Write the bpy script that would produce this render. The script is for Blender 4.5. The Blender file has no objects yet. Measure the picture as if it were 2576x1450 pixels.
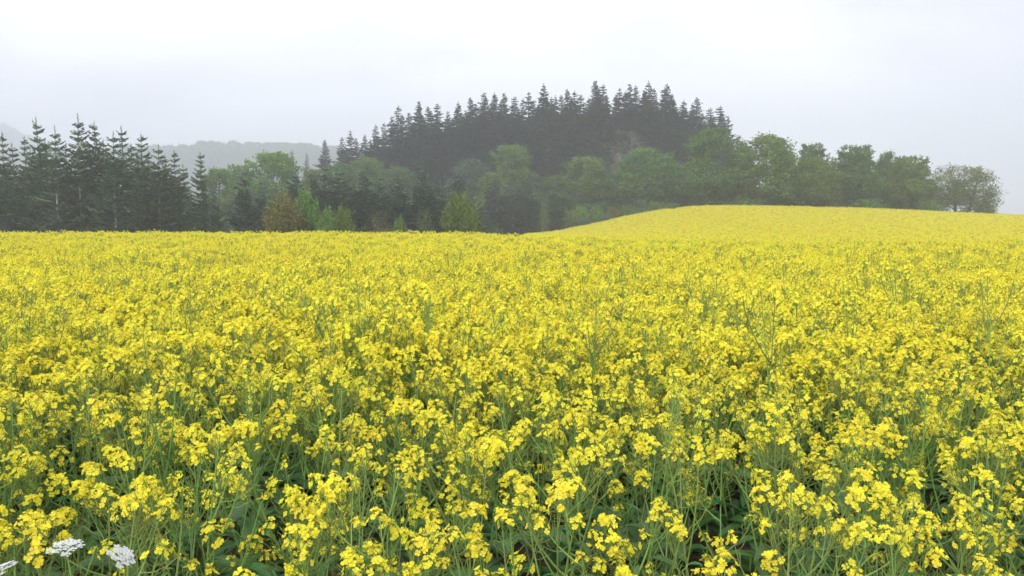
import bpy, math, random
import numpy as np
from mathutils import Matrix, Vector, Euler, Quaternion

S = bpy.context.scene
COL = S.collection
PI = math.pi
R = math.radians

# ------------------------------------------------------------------ camera model
CAM_Z = 1.8
F = 788.0
HORIZON = 222.0
PITCH = math.atan((288 - HORIZON) / F)
K = 2576 / 1024.0            # photo study coordinates (2576 wide) to render pixels


def at(vx, vy, Y):
    """A photo position (2576-wide study coordinates) at world distance Y."""
    a = (vx / K - 512) / F
    b = (288 - vy / K) / F
    dy = math.cos(PITCH) + b * math.sin(PITCH)
    dz = -math.sin(PITCH) + b * math.cos(PITCH)
    return Vector((Y * a / dy, Y, CAM_Z + Y * dz / dy))


# ------------------------------------------------------------------ terrain
def zc(py, Y, canopy=1.0):
    return CAM_Z + Y * (HORIZON - py) / F - canopy


TY = np.array([0, 5, 25, 35, 45, 60, 90, 128, 150, 215, 300, 500, 900, 1800], float)
TU = np.array([-0.9, -0.3, -0.1, .03, .10, .16, .22, .30, .45, .65, 1.0])
TZ = np.array([
    [0, 0, .16, .28, .10, -.6, -1.3, -1.4, -.5, 3, 6, 8, 10, 10],
    [0, 0, .16, .28, .10, -.6, -1.3, -1.4, 0, 8, 11, 12, 10, 10],
    [0, 0, .15, .26, .10, -.6, -1.3, -1.3, 1, 12, 15, 12, 10, 10],
    [0, 0, .15, .25, .05, -.5, -1.1, zc(234, 128), 1.3, 14, 17, 12, 8, 5],
    [0, 0, .15, .20, 0, -.45, -.7, zc(224.9, 128), 1.9, 15, 18, 12, 6, 2],
    [0, 0, .15, .08, -.2, -.45, -.1, zc(214.4, 128), 2.7, 15, 18, 12, 4, 0],
    [0, 0, .14, -.05, -.4, -.45, .5, zc(208.2, 128), 3.1, 13, 16, 10, 3, 0],
    [0, 0, .12, -.2, -.5, -.4, .8, zc(207.3, 128), 3.0, 6, 8, 5, 2, 0],
    [0, 0, .12, -.2, -.5, -.35, .8, zc(210, 128), 2.4, 1, 0, 0, 0, 0],
    [0, 0, .12, -.2, -.5, -.35, .6, zc(216.5, 128), 1.0, -1, -2, -2, -2, -2],
    [0, 0, .12, -.2, -.5, -.35, .3, .9, .4, -2, -3, -3, -3, -3],
], float)


def pchip_slopes(x, y):
    h = np.diff(x)
    d = np.diff(y, axis=-1) / h
    m = np.zeros_like(y)
    a, b = d[..., :-1], d[..., 1:]
    w1 = 2 * h[1:] + h[:-1]
    w2 = h[1:] + 2 * h[:-1]
    with np.errstate(divide='ignore', invalid='ignore'):
        hm = (w1 + w2) / (w1 / a + w2 / b)
    m[..., 1:-1] = np.where(a * b > 0, hm, 0)
    m[..., 0] = d[..., 0]
    m[..., -1] = d[..., -1]
    return m


TZ[:, 2] -= .17
TZ[:, 3] -= .25
TZ[:, 4] -= .20
TZ[3:6, 3:5] -= .12
TM = pchip_slopes(TY, TZ)
TMU = pchip_slopes(TU, TZ.T.copy()).T


def herm(x0, x1, y0, y1, m0, m1, x):
    h = x1 - x0
    t = (x - x0) / h
    return ((2 * t**3 - 3 * t**2 + 1) * y0 + (t**3 - 2 * t**2 + t) * h * m0
            + (-2 * t**3 + 3 * t**2) * y1 + (t**3 - t**2) * h * m1)


def ground(x, y):
    x = np.atleast_1d(np.asarray(x, float))
    y = np.atleast_1d(np.asarray(y, float))
    yy = np.clip(y, 0, 1799)
    u = np.clip(x / np.maximum(yy, 3), TU[0], TU[-1] - 1e-6)
    iy = np.clip(np.searchsorted(TY, yy, side='right') - 1, 0, len(TY) - 2)
    iu = np.clip(np.searchsorted(TU, u, side='right') - 1, 0, len(TU) - 2)

    def colval(k):
        return herm(TY[iy], TY[iy + 1], TZ[k, iy], TZ[k, iy + 1], TM[k, iy], TM[k, iy + 1], yy)
    ks = [np.clip(iu + j, 0, len(TU) - 1) for j in (-1, 0, 1, 2)]
    v = [colval(k) for k in ks]
    t = (u - TU[iu]) / (TU[iu + 1] - TU[iu])
    g1 = (v[2] - v[0]) / np.maximum(TU[ks[2]] - TU[ks[0]], 1e-6)
    g2 = (v[3] - v[1]) / np.maximum(TU[ks[3]] - TU[ks[1]], 1e-6)
    h = TU[iu + 1] - TU[iu]
    z = ((2 * t**3 - 3 * t**2 + 1) * v[1] + (t**3 - 2 * t**2 + t) * h * g1
         + (-2 * t**3 + 3 * t**2) * v[2] + (t**3 - t**2) * h * g2)
    return z


def gz(x, y):
    return float(ground(x, y)[0])


def normal(x, y, e=1.0):
    dx = (gz(x + e, y) - gz(x - e, y)) / (2 * e)
    dy = (gz(x, y + e) - gz(x, y - e)) / (2 * e)
    return Vector((-dx, -dy, 1)).normalized()


# ------------------------------------------------------------------ materials
def new_mat(name):
    m = bpy.data.materials.new(name)
    m.use_nodes = True
    nt = m.node_tree
    nt.nodes.clear()
    out = nt.nodes.new('ShaderNodeOutputMaterial')
    return m, nt, out


def L(nt, a, b):
    nt.links.new(a, b)


def leafy(name, col, trans=0.3, dh=0.02, dv=0.3, ds=0.1, island=True, noise=0.0, nscale=1.0, tcol=None, gloss=0.0):
    """A thin plant surface: diffuse and translucent, varied per thing and per leaf."""
    m, nt, out = new_mat(name)
    N = nt.nodes
    hsv = N.new('ShaderNodeHueSaturation')
    hsv.inputs['Color'].default_value = (*col, 1)
    info = N.new('ShaderNodeObjectInfo')
    geo = N.new('ShaderNodeNewGeometry')

    def mr(src, lo, hi):
        n = N.new('ShaderNodeMapRange')
        n.inputs['To Min'].default_value = lo
        n.inputs['To Max'].default_value = hi
        L(nt, src, n.inputs['Value'])
        return n.outputs['Result']
    L(nt, mr(info.outputs['Random'], .5 - dh, .5 + dh), hsv.inputs['Hue'])
    v = mr(geo.outputs['Random Per Island'] if island else info.outputs['Random'], 1 - dv, 1 + dv)
    if noise:
        tx = N.new('ShaderNodeTexNoise')
        tx.inputs['Scale'].default_value = nscale
        tx.inputs['Detail'].default_value = 3
        tc = N.new('ShaderNodeTexCoord')
        L(nt, tc.outputs['Object'], tx.inputs['Vector'])
        mu = N.new('ShaderNodeMath')
        mu.operation = 'MULTIPLY'
        L(nt, v, mu.inputs[0])
        L(nt, mr(tx.outputs['Fac'], 1 - noise * 2, 1 + noise * 2), mu.inputs[1])
        v = mu.outputs[0]
    L(nt, v, hsv.inputs['Value'])
    L(nt, mr(geo.outputs['Random Per Island'], 1 - ds, 1 + ds), hsv.inputs['Saturation'])
    d = N.new('ShaderNodeBsdfDiffuse')
    t = N.new('ShaderNodeBsdfTranslucent')
    L(nt, hsv.outputs['Color'], d.inputs['Color'])
    if tcol:
        t.inputs['Color'].default_value = (*tcol, 1)
    else:
        L(nt, hsv.outputs['Color'], t.inputs['Color'])
    mx = N.new('ShaderNodeMixShader')
    mx.inputs['Fac'].default_value = trans
    L(nt, d.outputs[0], mx.inputs[1])
    L(nt, t.outputs[0], mx.inputs[2])
    last = mx.outputs[0]
    if gloss:
        g = N.new('ShaderNodeBsdfGlossy')
        g.inputs['Roughness'].default_value = .45
        m2 = N.new('ShaderNodeMixShader')
        m2.inputs['Fac'].default_value = gloss
        L(nt, last, m2.inputs[1])
        L(nt, g.outputs[0], m2.inputs[2])
        last = m2.outputs[0]
    L(nt, last, out.inputs['Surface'])
    return m


def bark(name, c1, c2, scale=6):
    m, nt, out = new_mat(name)
    N = nt.nodes
    tc = N.new('ShaderNodeTexCoord')
    tx = N.new('ShaderNodeTexNoise')
    tx.inputs['Scale'].default_value = scale
    tx.inputs['Detail'].default_value = 6
    L(nt, tc.outputs['Object'], tx.inputs['Vector'])
    rp = N.new('ShaderNodeValToRGB')
    rp.color_ramp.elements[0].position = .3
    rp.color_ramp.elements[1].position = .7
    rp.color_ramp.elements[0].color = (*c1, 1)
    rp.color_ramp.elements[1].color = (*c2, 1)
    L(nt, tx.outputs['Fac'], rp.inputs['Fac'])
    b = N.new('ShaderNodeBsdfPrincipled')
    b.inputs['Roughness'].default_value = .9
    L(nt, rp.outputs['Color'], b.inputs['Base Color'])
    L(nt, b.outputs[0], out.inputs['Surface'])
    return m


M = {}
M['petal'] = leafy('petal', (.975, .875, .085), trans=.47, dh=.006, dv=.10, ds=.03)
M['bud'] = leafy('bud', (.50, .52, .05), trans=.2, dv=.2)
M['stem'] = leafy('stem', (.185, .30, .075), trans=.0, dh=.02, dv=.25, gloss=.03)
M['pod'] = leafy('pod', (.19, .25, .07), trans=.1, dh=.02, dv=.3)
M['leaf'] = leafy('rape_leaf', (.085, .20, .06), trans=.3, dh=.02, dv=.25, gloss=.05)
M['white'] = leafy('white_flower', (.70, .72, .69), trans=.25, dv=.06, ds=.0)
M['fir'] = leafy('fir_needles', (.17, .25, .135), trans=.15, dh=.015, dv=.4, noise=.15, nscale=.6)
M['spruce'] = leafy('spruce_needles', (.062, .115, .066), trans=.1, dh=.02, dv=.4, noise=.2, nscale=.35)
M['dec_bright'] = leafy('spring_leaves', (.17, .295, .060), trans=.3, dh=.012, dv=.35, noise=.28, nscale=.5)
M['dec_mid'] = leafy('green_leaves', (.14, .245, .058), trans=.3, dh=.015, dv=.35, noise=.28, nscale=.5)
M['dec_dark'] = leafy('dark_green_leaves', (.105, .20, .055), trans=.28, dh=.015, dv=.35, noise=.28, nscale=.5)
M['dec_olive'] = leafy('olive_leaves', (.165, .235, .048), trans=.3, dh=.01, dv=.35, noise=.28, nscale=.5)
M['dec_brown'] = leafy('brown_young_leaves', (.20, .19, .055), trans=.3, dh=.01, dv=.3, noise=.15, nscale=.6)
M['orange'] = leafy('orange_blossom', (.22, .19, .05), trans=.3, dh=.01, dv=.3)
M['blue_leaf'] = leafy('bluish_leaves', (.105, .17, .10), trans=.25, dh=.015, dv=.35, noise=.15, nscale=.6)
M['grass'] = leafy('grass_blades', (.085, .13, .04), trans=.3, dh=.02, dv=.35)
M['fir_bark'] = bark('fir_bark', (.14, .15, .13), (.30, .31, .28), 3)
M['spruce_bark'] = bark('spruce_bark', (.07, .06, .05), (.14, .12, .11), 3)
M['bark'] = bark('bark', (.06, .055, .045), (.13, .12, .10), 3)
M['pale_bark'] = bark('pale_bark', (.22, .20, .18), (.33, .30, .27), 3)


def ground_material():
    m, nt, out = new_mat('soil_and_grass')
    N = nt.nodes
    tc = N.new('ShaderNodeTexCoord')
    n1 = N.new('ShaderNodeTexNoise')
    n1.inputs['Scale'].default_value = 9
    n1.inputs['Detail'].default_value = 9
    n1.inputs['Roughness'].default_value = .7
    L(nt, tc.outputs['Object'], n1.inputs['Vector'])
    soil = N.new('ShaderNodeValToRGB')
    e = soil.color_ramp.elements
    e[0].position, e[0].color = .32, (.035, .021, .013, 1)
    e[1].position, e[1].color = .70, (.15, .095, .06, 1)
    L(nt, n1.outputs['Fac'], soil.inputs['Fac'])
    n2 = N.new('ShaderNodeTexNoise')
    n2.inputs['Scale'].default_value = .35
    n2.inputs['Detail'].default_value = 8
    L(nt, tc.outputs['Object'], n2.inputs['Vector'])
    gr = N.new('ShaderNodeValToRGB')
    e = gr.color_ramp.elements
    e[0].position, e[0].color = .3, (.035, .06, .02, 1)
    e[1].position, e[1].color = .7, (.085, .12, .04, 1)
    L(nt, n2.outputs['Fac'], gr.inputs['Fac'])
    sp = N.new('ShaderNodeSeparateXYZ')
    L(nt, tc.outputs['Object'], sp.inputs[0])
    mr = N.new('ShaderNodeMapRange')
    mr.inputs['From Min'].default_value = 128
    mr.inputs['From Max'].default_value = 132
    L(nt, sp.outputs['Y'], mr.inputs['Value'])
    mx = N.new('ShaderNodeMix')
    mx.data_type = 'RGBA'
    L(nt, mr.outputs['Result'], mx.inputs[0])
    L(nt, soil.outputs['Color'], mx.inputs[6])
    L(nt, gr.outputs['Color'], mx.inputs[7])
    b = N.new('ShaderNodeBsdfPrincipled')
    b.inputs['Roughness'].default_value = .95
    L(nt, mx.outputs[2], b.inputs['Base Color'])
    bp = N.new('ShaderNodeBump')
    bp.inputs['Strength'].default_value = .8
    bp.inputs['Distance'].default_value = .04
    L(nt, n1.outputs['Fac'], bp.inputs['Height'])
    L(nt, bp.outputs[0], b.inputs['Normal'])
    L(nt, b.outputs[0], out.inputs['Surface'])
    return m


M['ground'] = ground_material()
M['hill'] = bark('wooded_hill_floor', (.03, .045, .025), (.06, .08, .04), .05)


# ------------------------------------------------------------------ mesh building
class MB:
    def __init__(s):
        s.v = []
        s.f = []
        s.m = []

    def add(s, vs, fs, mi=0):
        o = len(s.v)
        s.v.extend(vs)
        for f in fs:
            s.f.append(tuple(i + o for i in f))
            s.m.append(mi)

    def merge(s, other, mat, shift=0):
        o = len(s.v)
        a = np.array([tuple(v) for v in other.v])
        mm = np.array(mat)
        a = a @ mm[:3, :3].T + mm[:3, 3]
        s.v.extend(map(tuple, a))
        s.f.extend([tuple(i + o for i in f) for f in other.f])
        s.m.extend([k + shift for k in other.m])

    def tube(s, pts, rads, sides=4, mi=0, cap=False):
        o = len(s.v)
        n = len(pts)
        for i, p in enumerate(pts):
            d = (pts[min(i + 1, n - 1)] - pts[max(i - 1, 0)])
            d = d.normalized() if d.length > 1e-9 else Vector((0, 0, 1))
            a = d.cross(Vector((.31, .95, .1))).normalized()
            b = d.cross(a)
            for k in range(sides):
                t = 2 * PI * k / sides
                s.v.append(tuple(p + (a * math.cos(t) + b * math.sin(t)) * rads[i]))
        for i in range(n - 1):
            for k in range(sides):
                k2 = (k + 1) % sides
                s.f.append((o + i * sides + k, o + i * sides + k2, o + (i + 1) * sides + k2, o + (i + 1) * sides + k))
                s.m.append(mi)

    def mesh(s, name, mats):
        me = bpy.data.meshes.new(name)
        me.from_pydata([tuple(v) for v in s.v], [], s.f)
        for m in mats:
            me.materials.append(m)
        me.polygons.foreach_set('material_index', s.m)
        me.update()
        return me


def ob(name, data, parent=None, link=True):
    o = bpy.data.objects.new(name, data)
    if link:
        COL.objects.link(o)
    if parent:
        o.parent = parent
    return o


def tag(o, label=None, cat=None, group=None, kind=None):
    if label:
        o['label'] = label
    if cat:
        o['category'] = cat
    if group:
        o['group'] = group
    if kind:
        o['kind'] = kind
    return o


def perp(d):
    a = d.cross(Vector((0, 0, 1)))
    if a.length < 1e-3:
        a = d.cross(Vector((1, 0, 0)))
    a.normalize()
    return a, d.cross(a).normalized()


# ------------------------------------------------------------------ rapeseed
def flower(mb, rng, c, d, size):
    """Four spoon-shaped petals round a small centre, facing direction d."""
    a, b = perp(d)
    rot = rng.uniform(0, PI / 2)
    fold = rng.uniform(-.15, .45)
    for k in range(4):
        t = rot + k * PI / 2 + rng.uniform(-.12, .12)
        r = a * math.cos(t) + b * math.sin(t)
        w = a * -math.sin(t) + b * math.cos(t)
        l = size * rng.uniform(.9, 1.1)
        u = d * (l * fold)
        q = d * (l * rng.uniform(.12, .3))
        p0 = c
        pl = c + r * (.45 * l) + w * (.40 * l) + q
        pr = c + r * (.45 * l) - w * (.40 * l) + q
        tl = c + r * (.82 * l) + w * (.46 * l) + u + q
        tr = c + r * (.82 * l) - w * (.46 * l) + u + q
        tp = c + r * (1.0 * l) + u * .8 + q
        mb.add([p0, pr, tr, tp, tl, pl], [(0, 1, 5), (1, 2, 4, 5), (2, 3, 4)], 0)
    mb.add([c + a * size * .13, c + b * size * .13, c - a * size * .13, c - b * size * .13, c + d * size * .35],
           [(0, 1, 4), (1, 2, 4), (2, 3, 4), (3, 0, 4)], 1)


def bud(mb, c, d, l):
    a, b = perp(d)
    w = l * .3
    m = c + d * l * .55
    mb.add([c, m + a * w, m + b * w, m - a * w, m - b * w, c + d * l],
           [(0, 2, 1), (0, 3, 2), (0, 4, 3), (0, 1, 4), (1, 2, 5), (2, 3, 5), (3, 4, 5), (4, 1, 5)], 1)


def thin(mb, p, q, w, mi):
    """A thin stalk: three-sided, tapering."""
    mb.tube([p, q], [w, w * .7], 3, mi)


HEAD_MATS = ['petal', 'bud', 'stem']


def make_head(seed, nfl, axis, spread, nbud):
    rng = random.Random(seed)
    mb = MB()
    top = Vector((0, 0, axis))
    thin(mb, Vector((0, 0, 0)), top, .0016, 2)
    gapdir = rng.uniform(0, 6.28)
    for i in range(nfl):
        t = (i + .5) / nfl
        az = i * 2.39996 + rng.uniform(-.5, .5)
        if math.cos(az - gapdir) > .6 and rng.random() < .5:
            az += rng.choice([-1.3, 1.3])
        z = axis * (.05 + .85 * t)
        el = .15 + .95 * t + rng.uniform(-.15, .25)
        ln = spread * (1.0 - .4 * t) * rng.uniform(.65, 1.25)
        d = Vector((math.cos(az) * math.cos(el), math.sin(az) * math.cos(el), math.sin(el)))
        p = Vector((0, 0, z))
        c = p + d * ln
        thin(mb, p, c, .0006, 2)
        fd = (d + Vector((rng.uniform(-.3, .3), rng.uniform(-.3, .3), rng.uniform(-.1, .5)))).normalized()
        flower(mb, rng, c, fd, rng.uniform(.0092, .0130))
    for i in range(nbud):
        az = i * 2.39996
        t = i / max(nbud - 1, 1)
        rr = .011 * (1 - t) + .002
        c = top + Vector((math.cos(az) * rr, math.sin(az) * rr, -.004 + .012 * t))
        d = Vector((math.cos(az) * (1 - t) * .8, math.sin(az) * (1 - t) * .8, 1)).normalized()
        bud(mb, c, d, rng.uniform(.006, .0085))
    return mb


HEADS = [make_head(10, 13, .035, .030, 9), make_head(11, 17, .050, .034, 10), make_head(12, 10, .030, .027, 8),
         make_head(13, 15, .040, .037, 10), make_head(14, 21, .066, .036, 10), make_head(15, 5, .030, .024, 14),
         make_head(16, 12, .050, .033, 8), make_head(17, 3, .030, .020, 12)]
HEAD_MESH = [h.mesh('flower_head', [M[k] for k in HEAD_MATS]) for h in HEADS]


def curve(p, q, bow, n=5):
    """Points from p to q, bowed by the vector bow."""
    return [p.lerp(q, t) + bow * (4 * t * (1 - t)) for t in [i / (n - 1) for i in range(n)]]


def pods(mb, rng, p, q, n, ln):
    """Young seed pods on stalks along the stem piece p-q."""
    ax = (q - p).normalized()
    a, b = perp(ax)
    for i in range(n):
        t = (i + rng.random()) / n
        az = i * 2.4 + rng.uniform(-.4, .4)
        o = p.lerp(q, t)
        r = a * math.cos(az) + b * math.sin(az)
        e = rng.uniform(.35, .9)
        d1 = (r + ax * e).normalized()
        l1 = ln * rng.uniform(.35, .5)
        m = o + d1 * l1
        d2 = (r + ax * (e + rng.uniform(.4, 1.1))).normalized()
        l2 = ln * rng.uniform(.5, 1.0) * (1 - .35 * t)
        mb.tube([o, m, m + d2 * l2 * .5, m + d2 * l2], [.0008, .0009, .0017, .0006], 3, 1)


def leaf_blade(mb, rng, p, d, ln, wd, droop, mi=0, n=5):
    a, _ = perp(d)
    up = a.cross(d).normalized()
    if up.z < 0:
        up = -up
    rows = []
    for i in range(n + 1):
        t = i / n
        c = p + d * (ln * t) + Vector((0, 0, -droop * ln * t * t))
        w = wd * .5 * (math.sin(PI * min(1, t * .92 + .06)) ** .8) * rng.uniform(.85, 1.1)
        cu = up * (w * .35)
        rows.append([c + a * w + cu, c, c - a * w + cu])
    vs = [v for r in rows for v in r]
    fs = []
    for i in range(n):
        o = i * 3
        fs += [(o, o + 1, o + 4, o + 3), (o + 1, o + 2, o + 5, o + 4)]
    mb.add(vs, fs, mi)


def make_plant(seed, H, nbr, podded, spread):
    """stem mesh (with pods), foliage mesh, list of (head kind, matrix)."""
    rng = random.Random(seed)
    st, fo, heads = MB(), MB(), []
    lean = Vector((rng.uniform(-.12, .12), rng.uniform(-.12, .12), 0)) * H
    main = curve(Vector((0, 0, -.05)), Vector((lean.x, lean.y, H)), Vector((rng.uniform(-.04, .04), rng.uniform(-.04, .04), 0)), 8)
    st.tube(main, [.0065 - .0045 * (i / 7) for i in range(8)], 5, 0)

    def on_main(t):
        x = t * 7
        i = min(int(x), 6)
        return main[i].lerp(main[i + 1], x - i)

    def put_head(p, d, kind, s):
        d = d.normalized() + Vector((rng.gauss(0, .22), rng.gauss(0, .22), 0))
        q = Vector((0, 0, 1)).rotation_difference(d.normalized())
        mt = Matrix.Translation(p) @ q.to_matrix().to_4x4() @ Matrix.Rotation(rng.uniform(0, 6.28), 4, 'Z') @ Matrix.Scale(s, 4)
        heads.append((kind, mt))

    put_head(main[-1], main[-1] - main[-2], rng.choice([5, 7, 6]) if podded else rng.choice([0, 1, 3, 4]), rng.uniform(.95, 1.25))
    pods(st, rng, on_main(.80 if not podded else .62), main[-1], 24 if not podded else 44, .06)
    az0 = rng.uniform(0, 6.28)
    for i in range(nbr):
        t = .34 + .48 * (i + rng.uniform(0, .6)) / nbr
        p = on_main(t)
        az = az0 + i * 2.39996 + rng.uniform(-.4, .4)
        top = H * rng.uniform(.62, 1.04) if t > .42 else H * rng.uniform(.5, .9)
        rad = spread * rng.uniform(.45, 1.1)
        q = Vector((p.x + math.cos(az) * rad, p.y + math.sin(az) * rad, max(top, p.z + .12)))
        out = Vector((math.cos(az), math.sin(az), -.5)) * (.12 * rad)
        c = curve(p, q, out, 6)
        st.tube(c, [.0040 - .0022 * (k / 5) for k in range(6)], 4, 0)
        dirn = (c[-1] - c[-2])
        kind = rng.choice([0, 1, 1, 3, 4, 4, 6, 3, 2] if rng.random() < .68 else [5, 7])
        put_head(q, dirn + Vector((rng.uniform(-.1, .1), rng.uniform(-.1, .1), .1)) * dirn.length, kind, rng.uniform(.9, 1.35))
        pods(st, rng, c[3].lerp(c[4], .2), q, 17, .06)
        # a second raceme from the upper branch
        if rng.random() < .45:
            b0 = c[3]
            a2 = az + rng.choice([-1, 1]) * rng.uniform(.6, 1.5)
            r2 = rng.uniform(.05, .11)
            e = b0 + Vector((math.cos(a2) * r2, math.sin(a2) * r2, rng.uniform(.10, .2)))
            cc = curve(b0, e, Vector((math.cos(a2), math.sin(a2), 0)) * .015, 4)
            st.tube(cc, [.002, .0018, .0016, .0013], 3, 0)
            put_head(e, cc[-1] - cc[-2], rng.choice([2, 0, 6, 3, 5]), rng.uniform(.75, 1.05))
            pods(st, rng, cc[2], e, 4, .04)
        if rng.random() < .6:
            b0 = c[2]
            a2 = az + rng.uniform(-1.6, 1.6)
            r2 = rng.uniform(.08, .17)
            e = b0 + Vector((math.cos(a2) * r2, math.sin(a2) * r2, rng.uniform(.04, .2)))
            cc = curve(b0, e, Vector((0, 0, -.02)), 4)
            st.tube(cc, [.0022, .0019, .0015, .001], 3, 0)
            pods(st, rng, cc[1], e, 9, .045)
        # small leaf clasping the branch base
        dl = Vector((math.cos(az + .3), math.sin(az + .3), rng.uniform(.3, 1.0))).normalized()
        leaf_blade(fo, rng, p, dl, rng.uniform(.06, .11), rng.uniform(.014, .024), .35, 0, 4)
    for i in range(9):
        az = rng.uniform(0, 6.28)
        p = on_main(rng.uniform(.08, .52))
        d = Vector((math.cos(az), math.sin(az), rng.uniform(.1, .8))).normalized()
        leaf_blade(fo, rng, p, d, rng.uniform(.13, .25), rng.uniform(.05, .09), rng.uniform(.3, .7))
    return st, fo, heads


PLANTS = []
for i, (H, nb, pod, sp) in enumerate([(1.0, 5, False, .20), (.95, 6, False, .24), (1.06, 4, True, .17), (.9, 5, False, .22),
                                      (1.0, 6, False, .19), (1.12, 4, True, .16), (.93, 5, False, .25), (.84, 4, False, .22)]):
    PLANTS.append(make_plant(100 + i, H, nb, pod, sp))
CROP_MATS = [M[k] for k in ('petal', 'bud', 'stem', 'pod', 'leaf')]


def merged_plant(k, lo=.98, hi=1.18):
    st, fo, heads = PLANTS[k]
    mb = MB()
    I = Matrix.Identity(4)
    mb.merge(st, I, 2)           # 0 stem, 1 pod -> 2, 3
    mb.merge(fo, I, 4)
    rg = random.Random(k + 40)
    for kind, mt in heads:
        if kind in (5, 7) and rg.random() < .7:
            kind = rg.choice([0, 2, 3, 6])
        mb.merge(HEADS[kind], mt @ Matrix.Scale(rg.uniform(lo, hi), 4), 0)
    return mb


MERGED = [merged_plant(k) for k in range(len(PLANTS))]
FULL = [merged_plant(k, 1.25, 1.5) for k in range(len(PLANTS))]

STEM_MESH = [p[0].mesh('stem', [M['stem'], M['pod']]) for p in PLANTS]
FOL_MESH = [p[1].mesh('foliage', [M['leaf']]) for p in PLANTS]


def plant_label(k):
    if PLANTS[k] is not None and k in (2, 5):
        return 'upright rapeseed plant with thin green pods and small flower tops at the near field edge'
    if k == 7:
        return 'short yellow rapeseed plant at the near field edge'
    return 'branching rapeseed plant with full yellow flower heads at the near field edge'


def build_plant(k, x, y, rz, s):
    root = ob('rapeseed_plant', None)
    root.empty_display_size = .1
    tag(root, plant_label(k), 'rapeseed plant', 'rapeseed plants at the near edge of the field')
    ob('stem', STEM_MESH[k], root)
    ob('foliage', FOL_MESH[k], root)
    for kind, mt in PLANTS[k][2]:
        h = ob('flower_head', HEAD_MESH[kind], root)
        h.matrix_local = mt
    root.location = (x, y, gz(x, y))
    root.rotation_euler = rz
    root.scale = (s, s, s)
    return root


protos = {}


def copy_tree(o, loc, rz, s):
    c = o.copy()
    COL.objects.link(c)
    for ch in kids[o.name]:
        d = ch.copy()
        COL.objects.link(d)
        d.parent = c
    c.location = loc
    c.rotation_euler = rz if isinstance(rz, tuple) else (0, 0, rz)
    c.scale = s if isinstance(s, tuple) else (s, s, s)
    return c


kids = {}


def place_plant(k, x, y, rz, s):
    if k not in protos:
        o = build_plant(k, x, y, rz, s)
        protos[k] = o
        kids[o.name] = list(o.children)
        return o
    return copy_tree(protos[k], (x, y, gz(x, y)), rz, s)


rng = random.Random(4)
FRONT_END = 4.75
near_pts = []


def poisson(n_try, dmin, ok):
    pts = []
    for _ in range(n_try):
        y = math.sqrt(rng.uniform(1.75 ** 2, FRONT_END ** 2))
        x = rng.uniform(-1, 1) * (.68 * y + .25)
        if not ok(x, y):
            continue
        dm = dmin * (1.1 if y < 2.9 else 1.0)
        if all((x - a) ** 2 + (y - b) ** 2 > dm * dm for a, b in pts):
            pts.append((x, y))
    return pts


def front_ok(x, y):
    if y < 1.95 + .12 * math.sin(x * 3.1 + 1) + .10 * math.sin(x * 7.3):
        return False
    for cx, cy, r in ((-.28, 2.5, .22), (.05, 2.9, .2), (.42, 2.75, .24), (-.1, 3.6, .2), (.75, 3.2, .2), (-1.2, 2.35, .22), (-.75, 2.25, .2), (-.95, 2.7, .2), (.2, 2.3, .2), (.62, 2.4, .18), (-.5, 3.1, .2), (1.25, 2.6, .2), (-1.5, 2.8, .2), (.35, 3.4, .18), (1.1, 3.6, .2), (-1.0, 3.5, .2)):
        if (x - cx) ** 2 + (y - cy) ** 2 < r * r:
            return False
    return True


near_pts = poisson(14000, .18, front_ok)[:300]
for (x, y) in near_pts:
    k = rng.choice([0, 1, 3, 4, 6, 7, 2, 0, 1, 4, 5, 6])
    s = rng.uniform(.86, 1.06)
    if y < 2.4:
        s *= rng.uniform(.84, 1.0)
    place_plant(k, x, y, (rng.gauss(0, .13), rng.gauss(0, .13), rng.uniform(0, 6.28)), s)
print('near plants', len(near_pts)); assert len(near_pts) < 300


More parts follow.
